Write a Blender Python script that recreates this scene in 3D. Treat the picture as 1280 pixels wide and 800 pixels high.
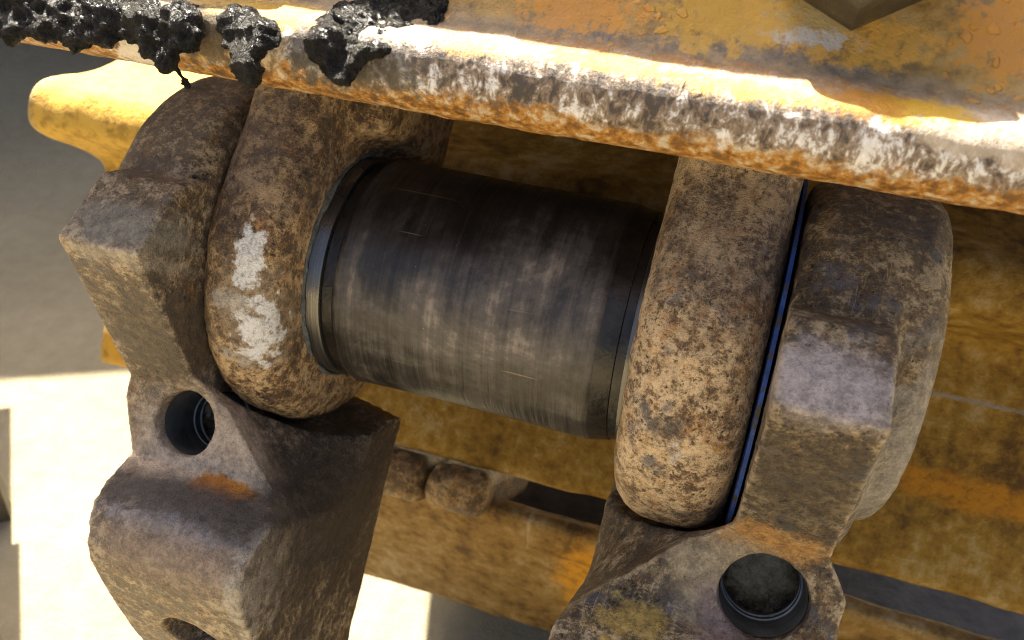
import bpy, bmesh, math, random
import numpy as np
from mathutils import Matrix, Vector, noise as mn

# ------------------------------------------------------------------ scene, camera, sky, sun
S = bpy.context.scene
for o in list(bpy.data.objects): bpy.data.objects.remove(o)
COL = S.collection
random.seed(4)

# "track frame": X along the bushing, Y away from the viewer, Z up the chain; the whole roll leans back
TILT = math.radians(35.0)
CAM = np.array([.03141, -.27562, -.00654])           # camera in the track frame
cx = np.array([.9455, -.2163, .2428]); cx /= np.linalg.norm(cx)
cz = np.array([.223, .975, 0.]); cz -= cx*(cx@cz); cz /= np.linalg.norm(cz)
cy = np.cross(cz, cx)
MC = np.array([cx, cy, cz])                          # track = MC @ camera axes
FPX = 1100.0
H_CAM = .45
c_, s_ = math.cos(TILT), math.sin(TILT)
TW = Matrix(((1, 0, 0, 0), (0, c_, s_, 0), (0, -s_, c_, 0), (0, 0, 0, 1)))
TW = Matrix.Translation((0, 0, H_CAM-(TW @ Vector(CAM)).z)) @ TW   # track frame -> world
UP = np.array([0, -s_, c_])
SUN = np.array([-.42, -.10, .902]); SUN /= np.linalg.norm(SUN)     # towards the sun, track frame

cam = bpy.data.cameras.new('camera'); co = bpy.data.objects.new('camera', cam); COL.objects.link(co)
rot = Matrix([list(MC[i]) for i in range(3)]).to_4x4()
co.matrix_world = TW @ Matrix.Translation(CAM.tolist()) @ rot
cam.sensor_width = 36; cam.lens = 36*FPX/1280
cam.clip_start = .01; cam.clip_end = 500
cam.dof.use_dof = True; cam.dof.focus_distance = .232; cam.dof.aperture_fstop = 20
S.camera = co

sw = (TW.to_3x3() @ Vector(SUN.tolist())).normalized()
W = bpy.data.worlds.new('World'); S.world = W; W.use_nodes = True
wn = W.node_tree.nodes; wl = W.node_tree.links
sky = wn.new('ShaderNodeTexSky'); sky.sky_type = 'NISHITA'; sky.sun_disc = False; sky.air_density = .7; sky.dust_density = 7; sky.ozone_density = .3
sky.sun_elevation = math.asin(sw.z); sky.sun_rotation = math.atan2(sw.x, sw.y)
wl.new(sky.outputs[0], wn['Background'].inputs[0]); wn['Background'].inputs[1].default_value = .062
sl = bpy.data.lights.new('sun', 'SUN'); sl.energy = 5.0; sl.angle = math.radians(.5); sl.color = (1, .93, .80)
so = bpy.data.objects.new('sun', sl); COL.objects.link(so)
so.rotation_euler = sw.to_track_quat('Z', 'Y').to_euler()
S.view_settings.view_transform = 'Standard'; S.view_settings.look = 'None'
S.view_settings.exposure = 2.6; S.view_settings.gamma = 1.0
S.view_settings.use_curve_mapping = False
S.cycles.max_bounces = 8
S.cycles.filter_width = 1.0
S.cycles.use_denoising = True; S.cycles.denoising_prefilter = 'NONE'

# ------------------------------------------------------------------ helpers
def at(px, py, Y):
    """point of the track frame at depth plane Y under a pixel of the photograph"""
    d = MC @ np.array([(px-640)/FPX, -(py-400)/FPX, -1.])
    return CAM + d*((Y-CAM[1])/d[1])
def on_ground(px, py):
    d = MC @ np.array([(px-640)/FPX, -(py-400)/FPX, -1.])
    return CAM - d*(H_CAM/(d@UP))
def world(p): return TW @ Vector([float(v) for v in p])

def mesh_obj(name, verts, faces, mat, parent=None, smooth=True, angle=None):
    me = bpy.data.meshes.new(name); me.from_pydata([tuple(map(float, v)) for v in verts], [], [tuple(map(int, f)) for f in faces])
    me.update()
    if smooth:
        me.polygons.foreach_set('use_smooth', [True]*len(me.polygons))
        if angle: me.set_sharp_from_angle(angle=math.radians(angle))
    me.materials.append(mat)
    o = bpy.data.objects.new(name, me); COL.objects.link(o)
    if parent is not None:
        o.parent = parent
        if parent.type == 'EMPTY': o.matrix_local = Matrix.Translation([-v for v in parent['_base']])
    else: o.matrix_world = TW
    return o
def tag(o, label, cat=None, group=None, kind=None):
    if label: o['label'] = label
    if cat: o['category'] = cat
    if group: o['group'] = group
    if kind: o['kind'] = kind
    return o
BASES = []
def thing(name, base, label, cat, group=None):
    o = bpy.data.objects.new(name, None); COL.objects.link(o); o.empty_display_size = .02
    o['_base'] = [float(v) for v in base]; BASES.append(o)
    o.matrix_world = TW @ Matrix.Translation([float(v) for v in base])
    return tag(o, label, cat, group)

def surface_nets(f, org, h):
    s = f < 0
    nx, ny, nz = f.shape
    acc = np.zeros((nx-1, ny-1, nz-1, 3)); cnt = np.zeros((nx-1, ny-1, nz-1))
    def sl_(o, n): return slice(o, o+n-1)
    corners = [(a, b, c) for a in (0, 1) for b in (0, 1) for c in (0, 1)]
    for p in corners:
        for ax in range(3):
            if p[ax]: continue
            q = list(p); q[ax] = 1
            A = f[sl_(p[0], nx), sl_(p[1], ny), sl_(p[2], nz)]; B = f[sl_(q[0], nx), sl_(q[1], ny), sl_(q[2], nz)]
            m = (A < 0) != (B < 0)
            t = np.where(m, A/np.where(m, A-B, 1), 0)
            for k in range(3):
                acc[..., k] += np.where(m, p[k]+(t if k == ax else 0), 0)
            cnt += m
    act = cnt > 0
    idx = -np.ones(act.shape, int); ii = np.argwhere(act); idx[act] = np.arange(len(ii))
    v = (ii+acc[act]/cnt[act][:, None])*h+np.array(org)
    quads = []
    for ax in range(3):
        sl0 = [slice(None)]*3; sl1 = [slice(None)]*3; sl0[ax] = slice(0, -1); sl1[ax] = slice(1, None)
        a, b = s[tuple(sl0)], s[tuple(sl1)]
        e = np.argwhere(a != b)
        o1, o2 = [(1, 2), (2, 0), (0, 1)][ax]
        e = e[(e[:, o1] > 0) & (e[:, o2] > 0) & (e[:, o1] < f.shape[o1]-1) & (e[:, o2] < f.shape[o2]-1)]
        flip = a[tuple(e.T)]
        def c(d1, d2):
            g = e.copy(); g[:, o1] -= d1; g[:, o2] -= d2; return idx[tuple(g.T)]
        q = np.stack([c(1, 1), c(0, 1), c(0, 0), c(1, 0)], 1)
        q[~flip] = q[~flip][:, ::-1]
        quads.append(q)
    return v, np.concatenate(quads)
def grid(lo, hi, h):
    ax = [np.arange(lo[k], hi[k]+h, h) for k in range(3)]
    return np.meshgrid(*ax, indexing='ij')
def poly2(py, pz, P):
    P = np.array(P); d = np.full(py.shape, 1e9); s = np.ones(py.shape); n = len(P)
    for i in range(n):
        a, b = P[i], P[i-1]; e = b-a
        wy, wz = py-a[0], pz-a[1]
        t = np.clip((wy*e[0]+wz*e[1])/(e@e), 0, 1)
        d = np.minimum(d, (wy-e[0]*t)**2+(wz-e[1]*t)**2)
        c1, c2, c3 = pz >= a[1], pz < b[1], e[0]*wz > e[1]*wy
        fl = (c1 & c2 & c3) | (~c1 & ~c2 & ~c3)
        s = np.where(fl, -s, s)
    return s*np.sqrt(d)
def rinter(a, b, r):
    u, v = a+r, b+r
    return np.minimum(np.maximum(u, v), 0)+np.sqrt(np.maximum(u, 0)**2+np.maximum(v, 0)**2)-r
def smin(a, b, k):
    h = np.clip(.5+.5*(b-a)/k, 0, 1); return b+(a-b)*h-k*h*(1-h)
def smax(a, b, k): return -smin(-a, -b, k)

def roughen(v, f, layers, seed=0):
    """push vertices along their normals by fractal noise: [(scale per m, amplitude m)]"""
    n = np.zeros_like(v); f = np.asarray(f)
    fn = np.cross(v[f[:, 2]]-v[f[:, 0]], v[f[:, 3]]-v[f[:, 1]])
    for k in range(4): np.add.at(n, f[:, k], fn)
    n /= np.maximum(np.linalg.norm(n, axis=1), 1e-12)[:, None]
    out = v.copy()
    for sc, amp in layers:
        vals = np.array([mn.noise((p[0]*sc+seed, p[1]*sc+2*seed, p[2]*sc-seed)) for p in v])
        out += n*(vals*amp)[:, None]
    return out

def loft(name, prof, xs, mat, parent=None, ends=None, layers=None, seed=0, angle=None):
    """closed YZ profile swept along X; ends(y,z) -> (shift at left end, shift at right end)"""
    prof = np.array(prof); n = len(prof); xs = np.array(xs); m = len(xs)
    v = np.zeros((m, n, 3)); v[..., 1:] = prof[None]
    v[..., 0] = xs[:, None]
    if ends:
        for j, (y, z) in enumerate(prof):
            a, b = ends(y, z); t = (xs-xs[0])/(xs[-1]-xs[0])
            v[:, j, 0] = (xs[0]+a)*(1-t)+(xs[-1]+b)*t
    v = v.reshape(-1, 3); f = []
    for i in range(m-1):
        for j in range(n):
            k = (j+1) % n
            f.append((i*n+j, i*n+k, (i+1)*n+k, (i+1)*n+j))
    area = sum(prof[j, 0]*prof[(j+1) % n, 1]-prof[(j+1) % n, 0]*prof[j, 1] for j in range(n))
    if area < 0: f = [q[::-1] for q in f]
    if layers: v = roughen(v, f, layers, seed)
    c0, c1 = list(range(n)), list(range((m-1)*n, m*n))
    if area > 0: c0 = c0[::-1]
    else: c1 = c1[::-1]
    return mesh_obj(name, v, [tuple(q) for q in f]+[tuple(c0), tuple(c1)], mat, parent, angle=angle or 40)
def dense(P, step, closed=True, smooth=2):
    """resample a polygon with even spacing after corner cutting"""
    P = [np.array(p, float) for p in P]
    for _ in range(smooth):
        Q = []
        for i in range(len(P)):
            a, b = P[i], P[(i+1) % len(P)]
            Q += [a*.75+b*.25, a*.25+b*.75]
        P = Q
    out = []
    for i in range(len(P)):
        a, b = P[i], P[(i+1) % len(P)]
        k = max(1, int(round(np.linalg.norm(b-a)/step)))
        out += [a+(b-a)*j/k for j in range(k)]
    return out
def lathe(name, prof, mat, parent=None, seg=160, y0=0, z0=0, angle=None):
    """(x, r) profile about the X axis through (y0, z0)"""
    n = len(prof); v = []; f = []
    for x, r in prof:
        for k in range(seg):
            a = 2*math.pi*k/seg; v.append((x, y0+r*math.cos(a), z0+r*math.sin(a)))
    for i in range(n-1):
        for k in range(seg):
            l = (k+1) % seg; f.append((i*seg+k, (i+1)*seg+k, (i+1)*seg+l, i*seg+l))
    return mesh_obj(name, v, f, mat, parent, angle=angle)

# ------------------------------------------------------------------ materials
class Mat:
    def __init__(s, name):
        s.m = bpy.data.materials.new(name); s.m.use_nodes = True
        s.t = s.m.node_tree; s.n = s.t.nodes; s.b = s.n['Principled BSDF']
        s.co = s.n.new('ShaderNodeTexCoord').outputs['Object']
    def link(s, a, b): s.t.links.new(a, b)
    def put(s, sock, v):
        if hasattr(v, 'is_output'): s.link(v, sock)
        else: sock.default_value = v
    def vmap(s, scale=(1, 1, 1), rot=(0, 0, 0), loc=(0, 0, 0), vec=None):
        k = s.n.new('ShaderNodeMapping'); s.link(vec or s.co, k.inputs[0])
        k.inputs['Scale'].default_value = scale; k.inputs['Rotation'].default_value = rot; k.inputs['Location'].default_value = loc
        return k.outputs[0]
    def noise(s, scale, detail=6, rough=.6, dist=0, vec=None, loc=None):
        k = s.n.new('ShaderNodeTexNoise'); k.inputs['Scale'].default_value = scale
        k.inputs['Detail'].default_value = detail; k.inputs['Roughness'].default_value = rough; k.inputs['Distortion'].default_value = dist
        v = vec or s.co
        if loc: v = s.vmap(loc=loc, vec=v)
        s.link(v, k.inputs['Vector']); return k.outputs['Fac']
    def voro(s, scale, feat='F1', vec=None, rnd=1):
        k = s.n.new('ShaderNodeTexVoronoi'); k.feature = feat; k.inputs['Scale'].default_value = scale
        k.inputs['Randomness'].default_value = rnd
        s.link(vec or s.co, k.inputs['Vector']); return k.outputs['Distance']
    def ramp(s, fac, stops):
        k = s.n.new('ShaderNodeValToRGB'); e = k.color_ramp.elements
        while len(e) < len(stops): e.new(.5)
        for i, (p, c) in enumerate(stops):
            e[i].position = p; e[i].color = (*c, 1) if len(c) == 3 else c
        s.link(fac, k.inputs[0]); return k.outputs[0]
    def rng(s, fac, a, b, c=0, d=1, smooth=True):
        k = s.n.new('ShaderNodeMapRange'); k.interpolation_type = 'SMOOTHSTEP' if smooth else 'LINEAR'
        s.link(fac, k.inputs[0])
        for i, v in enumerate((a, b, c, d)): k.inputs[i+1].default_value = v
        return k.outputs[0]
    def math(s, op, a, b=0., c=0.):
        k = s.n.new('ShaderNodeMath'); k.operation = op
        for i, v in enumerate((a, b, c)): s.put(k.inputs[i], v)
        return k.outputs[0]
    def mix(s, fac, a, b, mode='MIX'):
        k = s.n.new('ShaderNodeMix'); k.data_type = 'RGBA'; k.blend_type = mode
        s.put(k.inputs[0], fac)
        for sock, v in ((k.inputs[6], a), (k.inputs[7], b)):
            s.put(sock, (*v, 1) if isinstance(v, tuple) and len(v) == 3 else v)
        return k.outputs[2]
    def fmix(s, fac, a, b):
        k = s.n.new('ShaderNodeMix'); k.data_type = 'FLOAT'
        s.put(k.inputs[0], fac); s.put(k.inputs[2], a); s.put(k.inputs[3], b); return k.outputs[0]
    def xyz(s):
        k = s.n.new('ShaderNodeSeparateXYZ'); s.link(s.co, k.inputs[0]); return k.outputs
    def blot(s, c, r, wob=.6, sc=150, soft=.25, detail=6):
        """mask of an uneven blotch round c with radii r"""
        v = s.vmap(scale=tuple(1/q for q in r), loc=tuple(-p/q for p, q in zip(c, r)))
        k = s.n.new('ShaderNodeVectorMath'); k.operation = 'LENGTH'; s.link(v, k.inputs[0])
        n = s.noise(sc, detail, .65, loc=(c[0]*7, c[1], c[2]*3))
        d = s.math('MULTIPLY_ADD', s.math('SUBTRACT', n, .5), wob*4, k.outputs['Value'])
        return s.rng(d, 1+soft, 1-soft)
    def bump(s, h, dist, strength=1.0, prev=None):
        k = s.n.new('ShaderNodeBump'); k.inputs['Distance'].default_value = dist; k.inputs['Strength'].default_value = strength
        s.link(h, k.inputs['Height'])
        if prev: s.link(prev, k.inputs['Normal'])
        return k.outputs[0]
    def done(s, col, rough, metal=0., normal=None, spec=.5):
        s.put(s.b.inputs['Base Color'], (*col, 1) if isinstance(col, tuple) and len(col) == 3 else col)
        s.put(s.b.inputs['Roughness'], rough); s.put(s.b.inputs['Metallic'], metal)
        s.b.inputs['Specular IOR Level'].default_value = spec
        if normal: s.link(normal, s.b.inputs['Normal'])
        return s.m

def aged(name, dark, mid, light, rust, loc=(0, 0, 0), bal=0., rustamt=.5, scale=55, blots=(), bump=1.0, blue=.5, gloss=.34):
    """forged steel with oxide, dust and rust; blots = [(centre, radii, colour, roughness, metal, wobble, noise scale)]"""
    m = Mat(name)
    v = m.vmap(loc=loc)
    big = m.noise(scale*1.15, 9, .70, .3, vec=v)
    fine = m.noise(scale*6, 7, .7, 0, vec=v)
    grit = m.noise(scale*22, 5, .75, 0, vec=v)
    f = m.math('ADD', m.math('MULTIPLY', big, .36), m.math('ADD', m.math('MULTIPLY', fine, .40), m.math('MULTIPLY', grit, .24)))
    f = m.math('ADD', f, bal)
    col = m.ramp(f, [(.425, tuple(1.5*a for a in dark)), (.475, tuple(.75*a+.45*b for a, b in zip(dark, mid))), (.505, mid), (.545, light), (.60, tuple(min(1, 1.35*a) for a in light))])
    ru = m.rng(m.math('ADD', m.math('MULTIPLY', m.noise(scale*2.3, 8, .75, .4, vec=v, loc=(3, 1, 5)), .6), m.math('MULTIPLY', grit, .4)), .62-.2*rustamt, .74-.2*rustamt)
    col = m.mix(m.math('MULTIPLY', ru, .8), col, rust)
    bl = m.math('MULTIPLY', m.rng(m.noise(scale*1.4, 6, .7, .2, vec=v, loc=(9, 2, 4)), .55, .68), blue)
    col = m.mix(bl, col, (.135, .135, .150))
    pit = m.rng(m.noise(scale*11, 5, .6, vec=v, loc=(1, 8, 2)), .40, .33)
    col = m.mix(m.math('MULTIPLY', pit, .75), col, tuple(.5*a for a in dark))
    spk = m.rng(grit, .62, .72)
    col = m.mix(m.math('MULTIPLY', spk, .45), col, tuple(min(1, 1.5*a+.03) for a in light))
    sv = m.noise(1, 4, .7, .6, vec=m.vmap(scale=(1500, 90, 130), rot=(.2, .5, .35), loc=loc))
    sp = m.math('MULTIPLY', m.rng(sv, .60, .66), m.rng(m.noise(scale*.7, 4, .6, vec=v, loc=(4, 4, 4)), .50, .60))
    col = m.mix(m.math('MULTIPLY', sp, .55), col, tuple(min(.8, 1.3*a+.05) for a in light))
    rough = m.rng(m.math('ADD', m.math('MULTIPLY', big, .6), m.math('MULTIPLY', grit, .4)), .38, .62, gloss, gloss+.34)
    metal = m.rng(f, .56, .44, .08, .55)
    rough = m.math('MULTIPLY', rough, m.rng(f, .44, .56, .82, 1.05))
    for c, r, bc, br, bm, wob, nsc, *st in blots:
        k = m.math('MULTIPLY', m.blot(c, r, wob, nsc, .22 if st == [1.] else .45), st[0] if st else .85)
        vary = m.ramp(m.math('ADD', m.math('MULTIPLY', fine, .6), m.math('MULTIPLY', grit, .4)), [(.40, tuple(.62*a for a in bc)), (.50, bc), (.60, tuple(min(.9, 1.3*a) for a in bc))])
        col = m.mix(k, col, vary); rough = m.fmix(k, rough, br); metal = m.fmix(k, metal, bm)
    ge = m.n.new('ShaderNodeNewGeometry').outputs['Pointiness']
    ew = m.math('MULTIPLY', m.rng(m.math('ADD', ge, m.math('MULTIPLY', m.math('SUBTRACT', fine, .5), .08)), .522, .565), .55)
    col = m.mix(ew, col, tuple(min(.8, 1.5*a+.04) for a in light)); rough = m.fmix(ew, rough, .34)
    h = m.math('ADD', m.math('MULTIPLY', fine, .7), m.math('MULTIPLY', grit, .40))
    h = m.math('SUBTRACT', h, m.math('MULTIPLY', pit, .25))
    h = m.math('ADD', h, m.math('MULTIPLY', big, .35))
    return m.done(col, rough, metal, m.bump(h, .0020*bump), spec=.5)

# ------------------------------------------------------------------ setting: ground and an added unseen shelter that shades it
m = Mat('concrete_ground')
n1 = m.noise(6, 8, .6); n2 = m.noise(60, 8, .7); n3 = m.noise(700, 3, .6)
gc = m.ramp(m.math('ADD', m.math('MULTIPLY', n1, .5), m.math('MULTIPLY', n2, .5)), [(.35, (.215, .180, .108)), (.5, (.265, .225, .138)), (.65, (.32, .275, .175))])
gc = m.mix(m.rng(n3, .62, .70), gc, (.20, .175, .135))
gc = m.mix(m.rng(m.noise(14, 5, .6, loc=(2, 2, 0)), .60, .68), gc, (.26, .22, .145))
CONC = m.done(gc, .9, 0., m.bump(m.math('ADD', n2, m.math('MULTIPLY', n3, .4)), .004))
g = 40
ground = mesh_obj('ground', [(-g, -g, 0), (g, -g, 0), (g, g, 0), (-g, g, 0)], [(0, 1, 2, 3)], CONC, smooth=False)
ground.matrix_world = Matrix.Identity(4); ground['kind'] = 'structure'

sunw = np.array(sw)
def gw(px, py): return np.array(world(on_ground(px, py)))
A, B = gw(0, 476), gw(180, 464)
d = (B-A)/np.linalg.norm(B-A); s = 1.25
foot = A+sunw*s; top = foot[2]; foot[2] = 0
nrm = np.array([-d[1], d[0], 0]); nrm *= np.sign(nrm@np.array([0, 1, 0]))
m = Mat('caster_finish')
wc = m.ramp(m.noise(8, 8, .65), [(.35, (.07, .062, .05)), (.65, (.12, .105, .085))])
CASTERM = m.done(wc, .9, 0., m.bump(m.noise(120, 5, .6), .003))
caster = bpy.data.objects.new('shadow_shelter', None); COL.objects.link(caster)  # made-up shelter, put there only to shade the ground
tag(caster, 'made-up unseen shadow shed beyond the track, shading the ground', 'caster')
def slab(name, a, b, depth, z0, z1):
    vv = [a, b, b+nrm*depth, a+nrm*depth]; vv = [(p[0], p[1], z0) for p in vv]+[(p[0], p[1], z1) for p in vv]
    o = mesh_obj(name, vv, [(0, 3, 2, 1), (4, 5, 6, 7), (0, 1, 5, 4), (1, 2, 6, 5), (2, 3, 7, 6), (3, 0, 4, 7)], CASTERM, smooth=False)
    o.matrix_world = Matrix.Identity(4); o.parent = caster
a, b = foot-d*3.0, foot+d*3.0
slab('caster_roof', a, b, 3.2, top-.05, top)
slab('caster_wall', a+nrm*3.0, b+nrm*3.0, .15, 0, top-.052)
for k in (.05, 5.85): slab('caster_post', a+d*k+nrm*.1, a+d*(k+.07)+nrm*.1, .07, 0, top-.052)

# ------------------------------------------------------------------ steel surfaces
def P3(px, py, Y): return tuple(float(v) for v in at(px, py, Y))
ORANGE = (.55, .20, .018); WHITE = (.78, .73, .64); TAN = (.40, .29, .165)

RING_R = aged('rusty_tan_steel', (0.070, 0.052, 0.047), (0.275, 0.175, 0.085), (0.62, 0.45, 0.255), (0.50, 0.24, 0.062), bal=.035, rustamt=.62, scale=66, blue=.7,
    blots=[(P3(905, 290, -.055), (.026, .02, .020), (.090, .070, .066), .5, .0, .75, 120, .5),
           (P3(830, 540, -.056), (.005, .01, .004), (.10, .085, .07), .4, .3, .7, 300),
           (P3(842, 572, -.055), (.0022, .01, .0030), WHITE, .3, .5, .9, 400)])  # flash highlight on the nose, painted as a white fleck
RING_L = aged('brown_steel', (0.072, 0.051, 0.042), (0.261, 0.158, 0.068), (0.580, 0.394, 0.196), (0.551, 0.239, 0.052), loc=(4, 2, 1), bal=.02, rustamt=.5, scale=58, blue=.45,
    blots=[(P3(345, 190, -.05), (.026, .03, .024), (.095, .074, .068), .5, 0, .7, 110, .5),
           (P3(300, 400, -.056), (.014, .02, .016), (.30, .22, .13), .5, 0, .6, 120),
           (P3(308, 320, -.056), (.0040, .012, .0080), (.90, .87, .80), .4, 0, .8, 260, 1.),  # this and the next: white scuffs with flash highlights painted in
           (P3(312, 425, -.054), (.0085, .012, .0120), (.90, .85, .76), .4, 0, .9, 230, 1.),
           (P3(275, 375, -.056), (.0075, .012, .0028), (.60, .53, .43), .35, .3, .7, 260),
           (P3(275, 447, -.052), (.0080, .012, .0028), (.55, .48, .38), .35, .3, .7, 260)])
MASTER_R = aged('dark_forged_steel', (0.057, 0.046, 0.039), (0.196, 0.134, 0.066), (0.414, 0.318, 0.186), (0.437, 0.212, 0.041), loc=(7, 1, 2), bal=-.01, rustamt=.45, scale=60, blue=.9,
    blots=[(P3(1035, 480, -.075), (.0150, .02, .0085), (.50, .435, .41), .34, .25, .3, 200, .95),
           (P3(1000, 590, -.055), (.017, .03, .018), (.085, .060, .032), .42, .1, .4, 130, .8),  # down-turned slope painted darker, deepening its shade
           (P3(950, 675, -.04), (.015, .02, .0045), (.50, .25, .06), .6, 0, .6, 160),
           (P3(900, 730, -.04), (.014, .02, .012), (.42, .33, .20), .7, 0, .4, 160),
           (P3(785, 772, -.04), (.009, .02, .004), (.52, .35, .08), .6, 0, 1., 220, .75),
           (P3(905, 770, -.04), (.007, .02, .010), (.24, .165, .14), .6, 0, .3, 160),
           ((.0532, -.0070, -.0600), (.0085, .008, .0085), (.80, .62, .36), .5, 0, .3, 150, .98),  # hole bottom painted pale to stand in for flash light
           ((.075, -.04, -.02), (.006, .03, .03), (.32, .28, .22), .6, .1, .8, 160)])
MASTER_L = aged('grey_brown_forged_steel', (0.065, 0.052, 0.043), (0.206, 0.145, 0.079), (0.438, 0.340, 0.214), (0.450, 0.218, 0.051), loc=(2, 6, 3), bal=-.005, rustamt=.45, scale=60, blue=.4,
    blots=[(P3(165, 285, -.072), (.017, .02, .006), (.26, .24, .195), .42, .3, .4, 200, .85),
           (P3(165, 325, -.075), (.018, .02, .0022), (.40, .34, .26), .35, .4, .8, 260, .7),
           (P3(200, 420, -.05), (.02, .03, .014), (.10, .070, .04), .5, 0, .5, 130),  # down-turned slope, its shade partly painted in
           (P3(260, 590, -.036), (.030, .012, .024), (.60, .455, .31), .65, 0, .25, 110, .95),
           (P3(285, 615, -.037), (.012, .012, .0042), ORANGE, .65, 0, .5, 170, 1.),
           (P3(245, 630, -.046), (.032, .012, .0052), (.085, .068, .056), .45, .1, .15, 150, .95),
           (P3(215, 660, -.054), (.024, .012, .0026), (.25, .235, .24), .35, .4, .6, 220, .8),
           (P3(225, 700, -.053), (.030, .02, .008), (.28, .20, .135), .5, .1, .3, 150),
           (P3(310, 735, -.05), (.0030, .02, .016), (.40, .35, .28), .4, .3, .8, 220),
           ((-.08, .0, -.075), (.02, .05, .030), (.045, .032, .022), .40, 0, .45, 110)])

# bushing: turned steel, worn in bands round its girth
m = Mat('worn_bushing_steel')
X, Yc, Zc = m.xyz()
patch = m.noise(26, 7, .68, .5)
bands = m.noise(1, 4, .6, vec=m.vmap(scale=(330, 14, 14)))
lines = m.noise(1, 3, .6, vec=m.vmap(scale=(900, 25, 25)))
axial = m.noise(1, 5, .7, vec=m.vmap(scale=(35, 420, 420)))
spk = m.noise(900, 3, .7)
dust = m.math('ADD', m.math('MULTIPLY', patch, .62), m.math('ADD', m.math('MULTIPLY', bands, .22), m.math('ADD', m.math('MULTIPLY', axial, .05), m.math('MULTIPLY', m.noise(420, 5, .75), .11))))
worn = m.blot((-.030, -.036, -.006), (.056, .04, .020), .45, 60, .6)
dust = m.math('ADD', dust, m.math('MULTIPLY', worn, .075))
col = m.ramp(dust, [(.43, (.028, .024, .021)), (.52, (.048, .041, .034)), (.59, (.100, .083, .066)), (.67, (.30, .24, .18))])
col = m.mix(m.math('MULTIPLY', m.rng(lines, .55, .70), .22), col, (.13, .105, .085))
col = m.mix(m.rng(spk, .735, .76), col, (.5, .46, .4))
scr = m.rng(m.noise(1, 2, .5, vec=m.vmap(scale=(22, 600, 600), loc=(3, 1, 1))), .70, .74)
col = m.mix(m.math('MULTIPLY', scr, .5), col, (.24, .20, .15))
h = m.math('ADD', m.math('MULTIPLY', lines, .6), m.math('ADD', m.math('MULTIPLY', bands, .8), m.math('MULTIPLY', axial, .35)))
BUSH = m.done(col, m.rng(dust, .40, .65, .30, .62), m.rng(dust, .45, .6, .55, .1), m.bump(h, .00035))
m = Mat('ground_steel')
l = m.noise(1, 3, .6, vec=m.vmap(scale=(1500, 8, 8)))
POLISH = m.done(m.ramp(l, [(.3, (.085, .080, .073)), (.7, (.16, .155, .145))]), m.rng(m.noise(60, 5, .6), .3, .7, .22, .40), .85, m.bump(l, .0001))
m = Mat('black_steel')
BLACK_STEEL = m.done(m.ramp(m.noise(90, 6, .65), [(.35, (.012, .011, .010)), (.65, (.045, .038, .030))]), .28, .5, m.bump(m.noise(300, 5, .6), .0004))  # also blackens the inner shoe in place of shade
m = Mat('dried_sealing_paste')
PASTE = m.done(m.ramp(m.noise(200, 6, .7), [(.35, (.06, .065, .06)), (.6, (.17, .18, .165))]), .6, 0., m.bump(m.noise(500, 5, .7), .0015))
m = Mat('blue_polyurethane')
BLUE = m.done(m.mix(m.rng(m.noise(260, 6, .7), .50, .60), m.ramp(m.noise(150, 5, .6), [(.4, (.012, .036, .15)), (.7, (.03, .09, .33))]), (.05, .038, .026)), .6, 0., spec=.25)
m = Mat('dark_bolt_steel')
BOLT = m.done(m.ramp(m.noise(120, 7, .7), [(.35, (.035, .028, .018)), (.6, (.075, .060, .035)), (.72, (.16, .11, .05))]), .55, .2, m.bump(m.noise(400, 5, .7), .0008))

# front shoe: brown-grey plate, scraped lip, rust and old yellow paint
m = Mat('scraped_rusty_shoe')
X, Yc, Zc = m.xyz()
n1 = m.noise(45, 9, .7, .3); n2 = m.noise(300, 7, .72); n3 = m.noise(1500, 3, .7)
f = m.math('ADD', m.math('MULTIPLY', n1, .55), m.math('MULTIPLY', n2, .45))
plate = m.ramp(f, [(.42, (.080, .047, .014)), (.47, (.175, .098, .017)), (.52, (.27, .150, .018)), (.60, (.34, .225, .070))])
gr = m.rng(m.noise(30, 6, .6, loc=(1, 5, 2)), .50, .62)
plate = m.mix(m.math('MULTIPLY', gr, .6), plate, (.17, .13, .075))
gz = m.rng(m.math('ADD', Zc, m.math('MULTIPLY', m.math('SUBTRACT', n1, .5), .022)), .0625, .0570)
plate = m.mix(m.math('MULTIPLY', gz, .5), plate, m.ramp(n2, [(.40, (.10, .092, .080)), (.58, (.20, .185, .165))]))
# rust blooms: clustered rings
wv = m.n.new('ShaderNodeVectorMath'); wv.operation = 'MULTIPLY_ADD'; nz = m.n.new('ShaderNodeTexNoise'); nz.inputs['Scale'].default_value = 130; nz.inputs['Detail'].default_value = 5
m.link(m.co, nz.inputs['Vector']); m.link(nz.outputs['Color'], wv.inputs[0]); wv.inputs[1].default_value = (.007, .007, .007); m.link(m.co, wv.inputs[2])
vd = m.voro(260, vec=wv.outputs[0]); clus = m.rng(m.noise(28, 3, .5, loc=(6, 3, 1)), .50, .62)
bloom = m.math('MULTIPLY', m.rng(m.math('ADD', vd, m.math('MULTIPLY', n1, .5)), .62, .50), clus)
core = m.math('MULTIPLY', m.rng(vd, .22, .12), clus)
plate = m.mix(m.math('MULTIPLY', bloom, .85), plate, m.ramp(n2, [(.4, (.34, .12, .008)), (.56, (.60, .27, .02))])); plate = m.mix(m.math('MULTIPLY', core, .7), plate, (.36, .20, .05))
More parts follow.
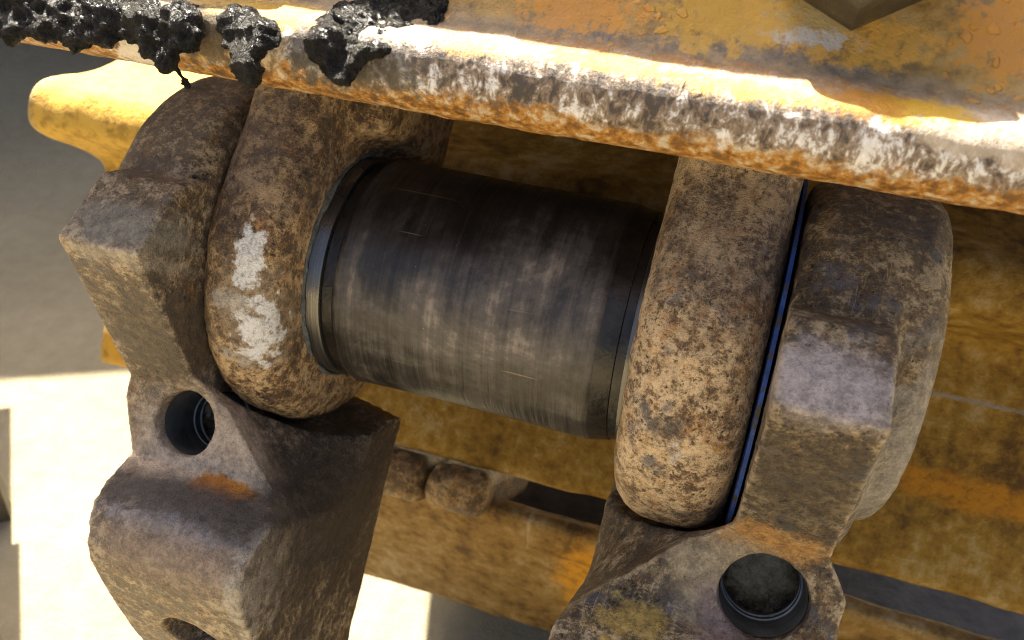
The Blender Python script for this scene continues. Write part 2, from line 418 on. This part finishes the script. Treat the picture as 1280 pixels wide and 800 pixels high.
for c, r, bc, w in [(P3(1055, 48, -.088), (.017, .02, .0055), (.50, .26, .03), .7), (P3(1000, 25, -.088), (.010, .02, .0045), (.34, .25, .09), .7), (P3(1075, 138, -.09), (.010, .02, .0042), (.62, .28, .02), .6),
                    (P3(1010, 45, -.089), (.008, .02, .002), (.40, .36, .30), .9), (P3(1150, 148, -.097), (.011, .02, .0035), (.75, .43, .02), .45), (P3(760, 80, -.095), (.012, .02, .003), (.62, .34, .06), .7), (P3(320, 18, -.095), (.020, .02, .005), (.66, .40, .08), .6)]:
    plate = m.mix(m.math('MULTIPLY', m.blot(c, r, w, 330, .3, 8), m.rng(n2, .36, .52, .25, 1)), plate, bc)
# lip: scraped bright steel in down-strokes, dark residue, rusty lower edge
st = m.noise(1, 8, .75, .5, vec=m.vmap(scale=(170, 110, 90)))
st2 = m.noise(1, 6, .75, .8, vec=m.vmap(scale=(420, 330, 300), loc=(3, 0, 0)))
reg = m.noise(24, 5, .6, loc=(0, 4, 8))
sc_ = m.math('ADD', m.math('MULTIPLY', st, .40), m.math('ADD', m.math('MULTIPLY', st2, .38), m.math('MULTIPLY', reg, .22)))
lip = m.ramp(sc_, [(.455, (.055, .042, .034)), (.48, (.18, .125, .08)), (.51, (.29, .215, .145)), (.525, (.36, .31, .26)), (.535, (.66, .62, .57)), (.60, (.86, .83, .79))])
right = m.rng(m.math('ADD', X, m.math('MULTIPLY', reg, .1)), -.06, .01)
yel = m.ramp(m.math('ADD', m.math('MULTIPLY', st, .6), m.math('MULTIPLY', n2, .4)), [(.40, (.09, .065, .03)), (.48, (.33, .20, .06)), (.56, (.56, .33, .07)), (.68, (.62, .48, .25))])
lip = m.mix(m.rng(right, 0, 1, .15, .95), yel, lip)
tb = m.math('ADD', Zc, m.math('MULTIPLY', m.math('SUBTRACT', m.noise(120, 6, .7), .5), .012))
lip = m.mix(m.rng(tb, .0388, .0368), lip, m.ramp(n2, [(.42, (.15, .065, .010)), (.49, (.36, .15, .010)), (.54, (.42, .22, .05)), (.60, (.50, .42, .30))]))
wm = m.rng(m.math('ADD', Zc, m.math('MULTIPLY', m.math('SUBTRACT', n1, .5), .012)), .0560, .0520)
lipmetal = m.math('MULTIPLY', m.rng(sc_, .52, .6), .45)
wm = m.math('MULTIPLY', wm, m.rng(Yc, -.06, -.08))
upper = m.rng(m.math('ADD', Zc, m.math('MULTIPLY', m.math('SUBTRACT', n1, .5), .008)), .0462, .0490)
strip = m.ramp(f, [(.42, (.40, .18, .03)), (.47, (.40, .22, .08)), (.53, (.44, .31, .19)), (.60, (.60, .50, .38))])
lip = m.mix(m.math('MULTIPLY', upper, .8), lip, strip)
col = m.mix(wm, plate, lip)
for c, r, bc, w in [(P3(1150, 146, -.094), (.0105, .02, .0034), (.62, .36, .006), .5), (P3(1075, 140, -.092), (.0085, .02, .0036), (.48, .20, .008), .6), (P3(770, 84, -.095), (.012, .02, .0028), (.50, .27, .03), .8), (P3(940, 118, -.096), (.016, .02, .0024), (.52, .30, .04), .8),
                    (P3(590, 62, -.095), (.010, .02, .0026), (.46, .26, .06), .8), (P3(330, 20, -.095), (.020, .02, .0045), (.52, .30, .03), .6), (P3(1240, 185, -.097), (.014, .02, .003), (.50, .40, .27), .8), (P3(1262, 35, -.088), (.009, .02, .010), (.44, .19, .012), 1.2), (P3(905, 18, -.088), (.012, .02, .008), (.44, .25, .02), 1.), (P3(720, 8, -.088), (.014, .02, .006), (.46, .20, .015), 1.1), (P3(155, 62, -.098), (.0065, .02, .0042), (.80, .74, .66), 1.), (P3(395, 62, -.098), (.006, .02, .006), (.05, .04, .03), .9), (P3(455, 80, -.098), (.016, .02, .005), (.07, .055, .035), .9), (P3(265, 45, -.098), (.012, .02, .006), (.06, .045, .025), .9)]:
    col = m.mix(m.math('MULTIPLY', m.blot(c, r, w, 330, .3, 8), .8), col, bc)
h = m.math('ADD', m.math('MULTIPLY', n2, .6), m.math('ADD', m.math('MULTIPLY', n3, .2), m.math('MULTIPLY', bloom, .3)))
h = m.math('ADD', h, m.math('MULTIPLY', m.math('MULTIPLY', sc_, wm), 1.0))
SHOE = m.done(col, m.fmix(wm, m.rng(n2, .35, .65, .42, .7), m.rng(sc_, .45, .62, .65, .30)), m.math('MULTIPLY', wm, lipmetal), m.bump(h, .0013))

def rusty_shoe(name, loc, cols, stripe=None):
    m = Mat(name)
    v = m.vmap(loc=loc)
    a = m.noise(22, 8, .65, .3, vec=v); b = m.noise(160, 7, .72, vec=v); c = m.noise(1, 5, .6, vec=m.vmap(scale=(90, 90, 22), loc=loc))
    f = m.math('ADD', m.math('MULTIPLY', a, .36), m.math('ADD', m.math('MULTIPLY', b, .40), m.math('MULTIPLY', c, .24)))
    col = m.ramp(f, cols)
    if stripe:
        for ctr, r, sc in stripe: col = m.mix(m.math('MULTIPLY', m.blot(ctr, r, .45, 120, .4, 8), m.rng(b, .38, .55, .45, 1)), col, sc)
    pw = m.math('MULTIPLY', m.rng(m.math('ADD', m.n.new('ShaderNodeNewGeometry').outputs['Pointiness'], m.math('MULTIPLY', m.math('SUBTRACT', b, .5), .1)), .52, .58), .6)
    col = m.mix(pw, col, (.46, .36, .20))
    return m.done(col, .66, 0., m.bump(m.math('ADD', b, a), .0016), spec=.22)
SHOE_B = rusty_shoe('yellow_rust_shoe', (3, 3, 3), [(.42, (.10, .050, .008)), (.47, (.19, .10, .012)), (.53, (.28, .158, .02)), (.60, (.37, .26, .10))],
    [(P3(1200, 615, .1), (.058, .03, .0060), (.42, .175, .008)), (P3(1230, 505, .1), (.07, .03, .0008), (.26, .22, .17)), (P3(120, 130, .06), (.10, .06, .034), (.62, .38, .06)), (P3(160, 430, .1), (.06, .05, .04), (.56, .30, .03))])
SHOE_C = rusty_shoe('tan_rust_shoe', (8, 1, 5), [(.42, (.10, .054, .015)), (.47, (.19, .105, .025)), (.53, (.275, .16, .04)), (.60, (.36, .26, .12))],
    [(P3(745, 720, .14), (.016, .05, .03), (.60, .27, .015))])
BACKLINK = aged('dull_rust_link', (.06, .04, .022), (.19, .115, .045), (.36, .24, .10), (.4, .18, .03), loc=(5, 5, 5), scale=40)

# ------------------------------------------------------------------ front track section: shoe, bolts, bushing-end links, bushing
sec = thing('track_section', (-.04, -.07, .035), 'worn track section with scraped shoe, two rounded link ends and dark bushing between them', 'track section')
prof = dense([(-.0882, .305), (-.0890, .225), (-.0960, .2185), (-.1090, .214), (-.1110, .206), (-.1080, .199), (-.0950, .193), (-.0885, .184), (-.0876, .16), (-.0870, .085), (-.0872, .068), (-.0890, .0585), (-.0925, .0535), (-.0965, .0506), (-.0990, .0478), (-.0992, .0435), (-.0968, .0380), (-.0920, .0352),  # upper ridge is an unseen addition, shading the plate below
              (-.0840, .0358), (-.0755, .0385), (-.0730, .050), (-.0730, .16), (-.0730, .305)], .0011)
xs = np.arange(-.285, .2051, .0013)
shoe = loft('shoe_plate', prof, xs, SHOE, sec, layers=[(20, .0005), (90, .0003), (320, .00025)], seed=3)
def hexbolt(c, R, y0, y1, name, parent):
    v, f = [], []
    rings = [(R*1.0, y0), (R*1.0, y1+.002), (R*.965, y1+.0006), (R*.90, y1)]
    for r, y in rings:
        for k in range(6):
            a = math.radians(-90+60*k+4); v.append((c[0]+r*math.cos(a), y, c[1]+r*math.sin(a)))
    for i in range(len(rings)-1):
        for k in range(6):
            l = (k+1) % 6; f.append((i*6+k, i*6+l, (i+1)*6+l, (i+1)*6+k))
    f.append(tuple(range(18, 24)))
    return mesh_obj(name, v, f, BOLT, parent, smooth=False)
cb = at(1057, 36, -.0885)
for bx in (cb[0], -.118): hexbolt((bx, cb[2]+.0175), .0175, -.084, -.1012, 'bolt_head', sec)

def link_end(x0, x1, mat, seed, label, low=-.06, rr=.0115, neck=(-.050, .030), inner=0):
    h = .0012
    X, Y, Z = grid((x0-.004, -.062, -.062), (x1+.004+inner, .062, .150), h)
    ring = np.hypot(Y, Z)-.0555
    nk = np.maximum(np.abs(Y-(neck[0]+neck[1])/2)-(neck[1]-neck[0])/2, np.maximum(-Z, Z-.14))
    d2 = smin(ring, nk, .012)
    f = rinter(d2, np.abs(X-(x0+x1)/2)-(x1-x0)/2, rr)
    if inner:
        sh = rinter(np.maximum(np.abs(Y)-.030, np.abs(Z-.092)-.052), np.maximum(X-(x1+inner), x0+.005-X), .006)
        f = smin(f, sh, .008)
    v, q = surface_nets(f, (x0-.004, -.062, -.062), h)
    v = roughen(v, q, [(35, .0006), (110, .0003), (330, .0002)], seed)
    return tag(mesh_obj('link', v, q, mat, sec), label)
link_end(.0068, .0398, RING_R, 11, 'tan rusty link end with rounded nose')
link_end(-.1195, -.0935, RING_L, 23, 'brown link end with white scuffs and painted flash glare', rr=.0095, inner=.012)

pr_ = [(-.112, .0362), (-.0885, .0362), (-.0882, .0358), (-.0880, .0352), (-.0848, .0352), (-.0842, .0366), (-.0832, .0375)]
band = [(-.112, .0369), (-.0894, .0369), (-.0888, .0365), (-.0886, .0345)]
body = [(-.0850, .0348), (-.0846, .0362), (-.0838, .0371), (-.0825, .0375)]+[(x, .0375-.0004*math.sin((x+.083)*40)) for x in np.linspace(-.081, -.005, 60)]+[(-.0042, .0374), (-.0036, .0370)]
chf = [(-.0037, .0370), (.0018, .0361), (.0020, .0355), (.03, .0355)]
bush = lathe('bushing', body, BUSH, sec, 200, angle=50)
lathe('polished_band', band, POLISH, bush, 200, angle=40)
lathe('groove', [(-.0884, .0352), (-.0844, .0350)], BLACK_STEEL, bush, 200)
lathe('end_chamfer', chf, BLACK_STEEL, bush, 200, angle=50)
lathe('end_rim', [(.0046, .0354), (.0048, .0366), (.0056, .0368), (.006, .0368), (.03, .0366)], POLISH, bush, 200, angle=40)
# uneven bead of sealing paste where the bushing enters the left link
v, f = [], []; ns, nr = 220, 10
for k in range(ns):
    a = 2*math.pi*k/ns
    for j in range(nr):
        b = 2*math.pi*j/nr
        w = .0010*(1+1.2*mn.noise((math.cos(a)*3.3+5, math.sin(a)*3.3, 1))+.3*mn.noise((math.cos(a)*9, math.sin(a)*9, 4)))+.0002*mn.noise((math.cos(a)*40, math.sin(a)*40, j*.7))
        r = .0376+w*math.cos(b)*.7; v.append((-.0936+w*math.sin(b)*1.1, r*math.cos(a), r*math.sin(a)))
for k in range(ns):
    for j in range(nr):
        f.append((k*nr+j, k*nr+(j+1) % nr, ((k+1) % ns)*nr+(j+1) % nr, ((k+1) % ns)*nr+j))
mesh_obj('paste_bead', v, f, PASTE, bush)

# ------------------------------------------------------------------ master link pair hanging below, pinned outside the link ends
XC = -.0383
PROF = [(0, .0), (-.050, .015), (-.0690, .0085), (-.0800, -.0118), (-.0375, -.0495), (-.0365, -.0725), (-.0500, -.0800), (-.0552, -.0842), (-.0578, -.0895), (-.0580, -.0950), (-.0545, -.1015), (-.0470, -.1095), (-.0370, -.1195), (-.008, -.146), (.035, -.162), (.038, -.05), (.03, .0)]
mas = thing('master_link', (XC, 0, -.15), 'open toothed master link with two bolt holes hanging below the bushing', 'chain link')
def master(side, mat, seed, label, ht=.0855, hz=-.0600, hr=.0106, deep=.012):
    h = .00095; lo = (.034, -.084, -.168); hi = (.122, .062, .058)
    T, Y, Z = grid(lo, hi, h)
    db = poly2(Y, Z, PROF)
    t_in = .042+.030*np.clip((Z+.080)/.030, 0, 1)*np.clip((.012-Y)/.035, 0, 1)
    t_in = t_in+np.clip((Z+.052)/.008, 0, 1)*np.maximum(.0803-t_in, 0)
    t_out = .0925+.0130*np.clip((Z+.092)/.035, 0, 1)
    if side > 0: t_out = .1045+.0065*np.clip((-.047-Z)/.010, 0, 1)
    body = rinter(db, np.maximum(t_in-T, T-t_out)*.85, .0009)
    bt0, bt1 = .0803, (.1085 if side > 0 else .1120)
    boss = rinter(np.hypot(Y+.0075, Z)-.0535, np.abs(T-(bt0+bt1)/2)-(bt1-bt0)/2, .0085)
    f = smin(body, boss, .0007)
    if side > 0:      # outer flange of the pin boss, a little higher than the boss itself
        fl = rinter(np.hypot(Y+.0085, Z-.0065)-.0470, np.abs(T-.1075)-.0097, .0085)
        f = smin(f, fl, .003)
    clear = np.maximum(np.hypot(Y, Z)-.0575, T-.0801)
    f = smax(f, -clear, .002)
    hole = np.maximum(np.hypot(T-ht, Z-hz)-hr, Y-deep)
    f = smax(f, -hole, .0016)
    # second bolt hole in the lower face, square to that face
    a = math.radians(49)
    u = (Z+.1235)*math.cos(a)-(Y+.034)*math.sin(a)
    hole2 = np.maximum(np.hypot(T-.066, u)-.0105, Y-.002)
    f = smax(f, -hole2, .0016)
    v, q = surface_nets(f, lo, h)
    v = roughen(v, q, [(30, .0004), (100, .00025), (330, .0002)], seed)
    v[:, 0] = XC+side*v[:, 0]
    if side < 0: q = q[:, ::-1]
    o = tag(mesh_obj('toothed_link', v, q, mat, mas), label)
    # dark bore lining seen inside the bolt hole
    n = 48; vv, ff = [], []
    y_in = min(deep, -.012)
    for j, (y, r) in enumerate([(-.0325, .0104), (y_in-.0052, .01035), (y_in-.005, .0099), (y_in-.0032, .0099), (y_in-.003, .0104), (y_in-.0014, .0104), (y_in-.0012, .0099), (y_in-.0008, .0097)]):
        for k in range(n):
            b = 2*math.pi*k/n; vv.append((XC+side*(ht+r*hr/.0106*math.cos(b)), y, hz+r*hr/.0106*math.sin(b)))
    for j in range(7):
        for k in range(n): ff.append((j*n+k, j*n+(k+1) % n, (j+1)*n+(k+1) % n, (j+1)*n+k))
    mesh_obj('bore', vv, ff, HOLEM, o, angle=35)
m = Mat('bored_steel')
HOLEM = m.done(m.ramp(m.noise(140, 6, .65), [(.35, (.08, .08, .075)), (.65, (.19, .185, .17))]), .36, .5, m.bump(m.noise(1, 4, .6, vec=m.vmap(scale=(80, 900, 80))), .0003))
master(1, MASTER_R, 31, 'dark toothed link with bluish worn boss', .0915, -.0618, .0114, -.007)
master(-1, MASTER_L, 47, 'grey brown toothed link with orange stain', .0835, -.0595, .0100, -.010)
lathe('seal_ring', [(.0402, .030), (.0404, .0540), (.0414, .0541), (.0416, .030)], BLUE, mas, 160, angle=40)

# ------------------------------------------------------------------ rear track section and the shoe below it
ra = thing('track_shoe', (-.04, .11, -.074), 'yellow rusted track shoe with rounded grouser behind the bushing', 'track shoe', 'rear track shoes')
profA = dense([(.104, .20), (.1015, .095), (.097, .080), (.080, .066), (.062, .057), (.052, .0525), (.0472, .046), (.0472, .037), (.0500, .0305), (.060, .0285), (.088, .0275), (.0985, .024), (.1, .010), (.1, -.066), (.103, -.0735), (.110, -.0735), (.1135, -.066), (.117, .20)], .003)
def endsA(y, z):
    t = min(1, max(0, (z+.03)/.05)); u = min(1, max(0, (.10-y)/.05))
    return (.018*(1-t)-.004*u, 0)
loft('shoe_plate', profA, np.linspace(-.283, .215, 160), SHOE_B, ra, ends=endsA, layers=[(24, .0014), (80, .0007)], seed=5)
rb = thing('track_shoe', (-.04, .16, -.163), 'tan rusted track shoe tilted away under the yellow one', 'track shoe', 'rear track shoes')
profB = dense([(.108, -.0905), (.112, -.0975), (.150, -.130), (.188, -.163), (.193, -.163), (.199, -.156), (.160, -.120), (.122, -.088), (.115, -.0865)], .003)
loft('shoe_plate', profB, np.linspace(-.190, .215, 120), SHOE_C, rb, layers=[(24, .0014), (80, .0006)], seed=9)
profL = dense([(.101, -.0905), (.104, -.0960), (.118, -.108), (.124, -.100), (.112, -.087), (.104, -.0865)], .002)
loft('overlap_lip', profL, np.linspace(-.036, .0, 20), SHOE_C, rb, layers=[(40, .0008)], seed=2)
def rear_link(x0, x1, y0, y1, z0, z1, seed):
    h = .0014; lo = (x0-.006, y0-.006, z0-.006)
    X, Y, Z = grid(lo, (x1+.006, y1+.006, z1+.006), h)
    q = [np.abs(A-(a+b)/2)-(b-a)/2 for A, a, b in ((X, x0, x1), (Y, y0, y1), (Z, z0, z1))]
    f = rinter(rinter(q[1], q[2], .0095), q[0], .006)
    v, qd = surface_nets(f, lo, h)
    v = roughen(v, qd, [(40, .0008), (120, .0004)], seed)
    return mesh_obj('link', v, qd, BACKLINK, rb)
rear_link(-.1175, -.0860, .0985, .19, -.0975, -.0755, 3)
rear_link(-.0845, -.0555, .0955, .19, -.0960, -.0755, 4)
rear_link(.010, .045, .1195, .19, -.0975, -.0755, 6)

# added inner shoe: shades the ground, painted black to darken the gap
rd = thing('track_shoe', (-.04, .25, -.14), 'made-up black shoe inside the roll, darkening the gap and shading the ground', 'track shoe', 'rear track shoes')
loft('shoe_plate', dense([(.200, -.142), (.204, -.148), (.306, -.098), (.312, -.090), (.308, -.084), (.204, -.132)], .006), np.linspace(-.132, .215, 70), SHOE_C, rd, layers=[(24, .0012)], seed=15).data.materials[0] = BLACK_STEEL

up = lathe('shading_bushing', [(-.092, .020), (-.092, .0375), (.0075, .0375), (.0075, .020)], BUSH, sec, 80, y0=.032, z0=.128, angle=40)  # added bushing, hidden, keeps light off the grouser behind
# two added shoes lying across the top, out of view, to shade the gap
rt = thing('track_shoe', (-.04, .03, .255), 'added unseen shoe shading the roll from above, nearer one', 'track shoe', 'rear track shoes')
loft('shoe_plate', dense([(-.0745, .258), (-.072, .254), (.16, .256), (.168, .262), (.168, .270), (.16, .275), (-.072, .274), (-.0745, .270)], .008), np.linspace(-.312, .215, 60), SHOE_C, rt, layers=[(24, .0012)], seed=12)

rt2 = thing('track_shoe', (-.04, .25, .235), 'added unseen shoe shading the roll from above, farther one', 'track shoe', 'rear track shoes')
loft('shoe_plate', dense([(.172, .250), (.178, .244), (.34, .224), (.348, .230), (.348, .238), (.342, .243), (.18, .263), (.172, .258)], .008), np.linspace(-.312, .215, 60), SHOE_C, rt2, layers=[(24, .0012)], seed=13)

# ------------------------------------------------------------------ lumps of black grease on the shoe lip
m = Mat('black_grease')
a = m.noise(160, 8, .75, .6); b = m.noise(700, 5, .75, .4); c = m.voro(420)
col = m.ramp(m.math('ADD', m.math('MULTIPLY', a, .6), m.math('MULTIPLY', b, .4)), [(.40, (.006, .006, .007)), (.50, (.016, .014, .011)), (.58, (.022, .019, .012)), (.68, (.06, .05, .028))])
h = m.math('ADD', m.math('MULTIPLY', a, 1.0), m.math('ADD', m.math('MULTIPLY', b, .8), m.math('MULTIPLY', c, .5)))
GREASE = m.done(col, m.rng(a, .42, .6, .14, .34), 0., m.bump(h, .0013), spec=.12)
def grease(name, balls, label, seed):
    """balls: (pixel x, pixel y, radius in mm, depth plane)"""
    C = [(at(x, y, Y), r/1000) for x, y, r, Y in balls]
    lo = np.min([c-r for c, r in C], 0)-.004; hi = np.max([c+r for c, r in C], 0)+.004
    h = .0007
    X, Y, Z = grid(lo, hi, h)
    f = np.full(X.shape, 1.)
    for c, r in C:
        k = [slice(max(0, int((c[a]-r-.006-lo[a])/h)), int((c[a]+r+.006-lo[a])/h)+2) for a in range(3)]; k = tuple(k)
        dd = np.sqrt((X[k]-c[0])**2+((Y[k]-c[1])*1.9)**2+(Z[k]-c[2])**2)-r
        f[k] = smin(f[k], dd, .0020)
    v, q = surface_nets(f, lo, h)
    v = roughen(v, q, [(140, .0024), (380, .0012), (900, .0006), (1500, .0004)], seed)
    return tag(mesh_obj(name, v, q, GREASE), label, 'grease', 'grease lumps on the shoe lip')
rnd = random.Random(7)
def scatter(poly, n, r0, r1, y0, y1):
    out = []
    xs_ = [p[0] for p in poly]; ys_ = [p[1] for p in poly]
    while len(out) < n:
        x, y = rnd.uniform(min(xs_), max(xs_)), rnd.uniform(min(ys_), max(ys_))
        ins = False
        for i in range(len(poly)):
            (x1, y1_), (x2, y2_) = poly[i-1], poly[i]
            if (y1_ > y) != (y2_ > y) and x < (x2-x1)*(y-y1_)/(y2_-y1_)+x1: ins = not ins
        if ins: out.append((x, y, rnd.uniform(r0, r1), rnd.uniform(y0, y1)))
    return out
def clump(poly, n, r0, r1, drips=()):
    out = []
    for x, y, r, _ in scatter(poly, n, r0, r1, 0, 0):
        # sit on the lip: further out where the lip bulges (low in the picture), back where the plate rises
        base = .173*x+50-y
        Y = -.1015 if base < 60 else -.1015+.00022*(base-60)
        out.append((x, y, r, min(Y, -.0885)))
    return out+list(drips)
grease('grease_lump', clump([(408, 28), (440, 8), (500, -4), (546, -6), (540, 30), (505, 48), (470, 58), (448, 62), (440, 84), (420, 92), (405, 70), (398, 50)], 190, 1.4, 3.2)
       + clump([(440, 60), (500, 50), (500, 60), (470, 66), (445, 90), (425, 96), (420, 80)], 40, .5, 1.1),
       'thick crumbly black grease lump, rightmost on the shoe lip', 1)
grease('grease_lump', clump([(280, 28), (300, 20), (345, 38), (352, 55), (328, 62), (316, 70), (312, 96), (302, 98), (300, 72), (285, 55)], 90, 1.0, 1.9),
       'small glossy black grease smear, middle of the three on the lip', 2)
grease('grease_lump', clump([(-60, 20), (-20, -20), (120, -35), (215, -15), (242, 10), (240, 45), (205, 72), (180, 50), (150, 42), (100, 54), (60, 45), (0, 40)], 620, 1.4, 2.6,
       [(207, 66, 1.6, -.101), (212, 75, 1.3, -.101), (218, 82, 1.1, -.1005), (224, 90, 1.0, -.100), (230, 98, 1.1, -.0995), (235, 105, .9, -.0995), (228, 106, .6, -.0995), (204, 82, 1.2, -.1)]),
       'large black grease mass with hanging drip, leftmost on the shoe lip', 3)

# ------------------------------------------------------------------ two made-up bars, out of view, placed to cast shadows on the ground
lh = sw.copy(); lh.z = 0; lh.normalize()
side = Vector((-lh.y, lh.x, 0))
def shadowbar(cap, w, length, hgt, label):
    b0 = Vector(cap)+Vector(sw)*(hgt/sw.z); b1 = b0-lh*length
    t = bpy.data.objects.new('shadow_bar', None); COL.objects.link(t); t.location = (b1.x, b1.y, 0)
    tag(t, label, 'shadowbar', 'made-up shadow bars beside the roll')
    def box(name, p, q, hw, th):
        d_ = (q-p).normalized(); u = side*hw; v_ = d_.cross(side).normalized()*th
        vs = [c+a*u+b*v_ for c in (p, q) for a, b in ((-1, -1), (1, -1), (1, 1), (-1, 1))]
        me = bpy.data.meshes.new(name); me.from_pydata([x-t.location for x in vs], [], [(3, 2, 1, 0), (4, 5, 6, 7), (0, 1, 5, 4), (1, 2, 6, 5), (2, 3, 7, 6), (3, 0, 4, 7)])
        me.materials.append(BOLT); o = bpy.data.objects.new(name, me); COL.objects.link(o); o.parent = t
    box('bar', b0, b1, w/2, .008)
    box('leg', Vector((b1.x, b1.y, 0)), Vector((b1.x, b1.y, b1.z-.0085)), w/2, .008)
shadowbar((gw(4, 508)+gw(-10, 528))/2, .018, .34, .30, 'made-up unseen trestle beside the roll, the farther one')
shadowbar((gw(-10, 686)+gw(12, 699))/2, .022, .34, .30, 'made-up unseen trestle beside the roll, the nearer one')

for o in BASES: del o['_base']
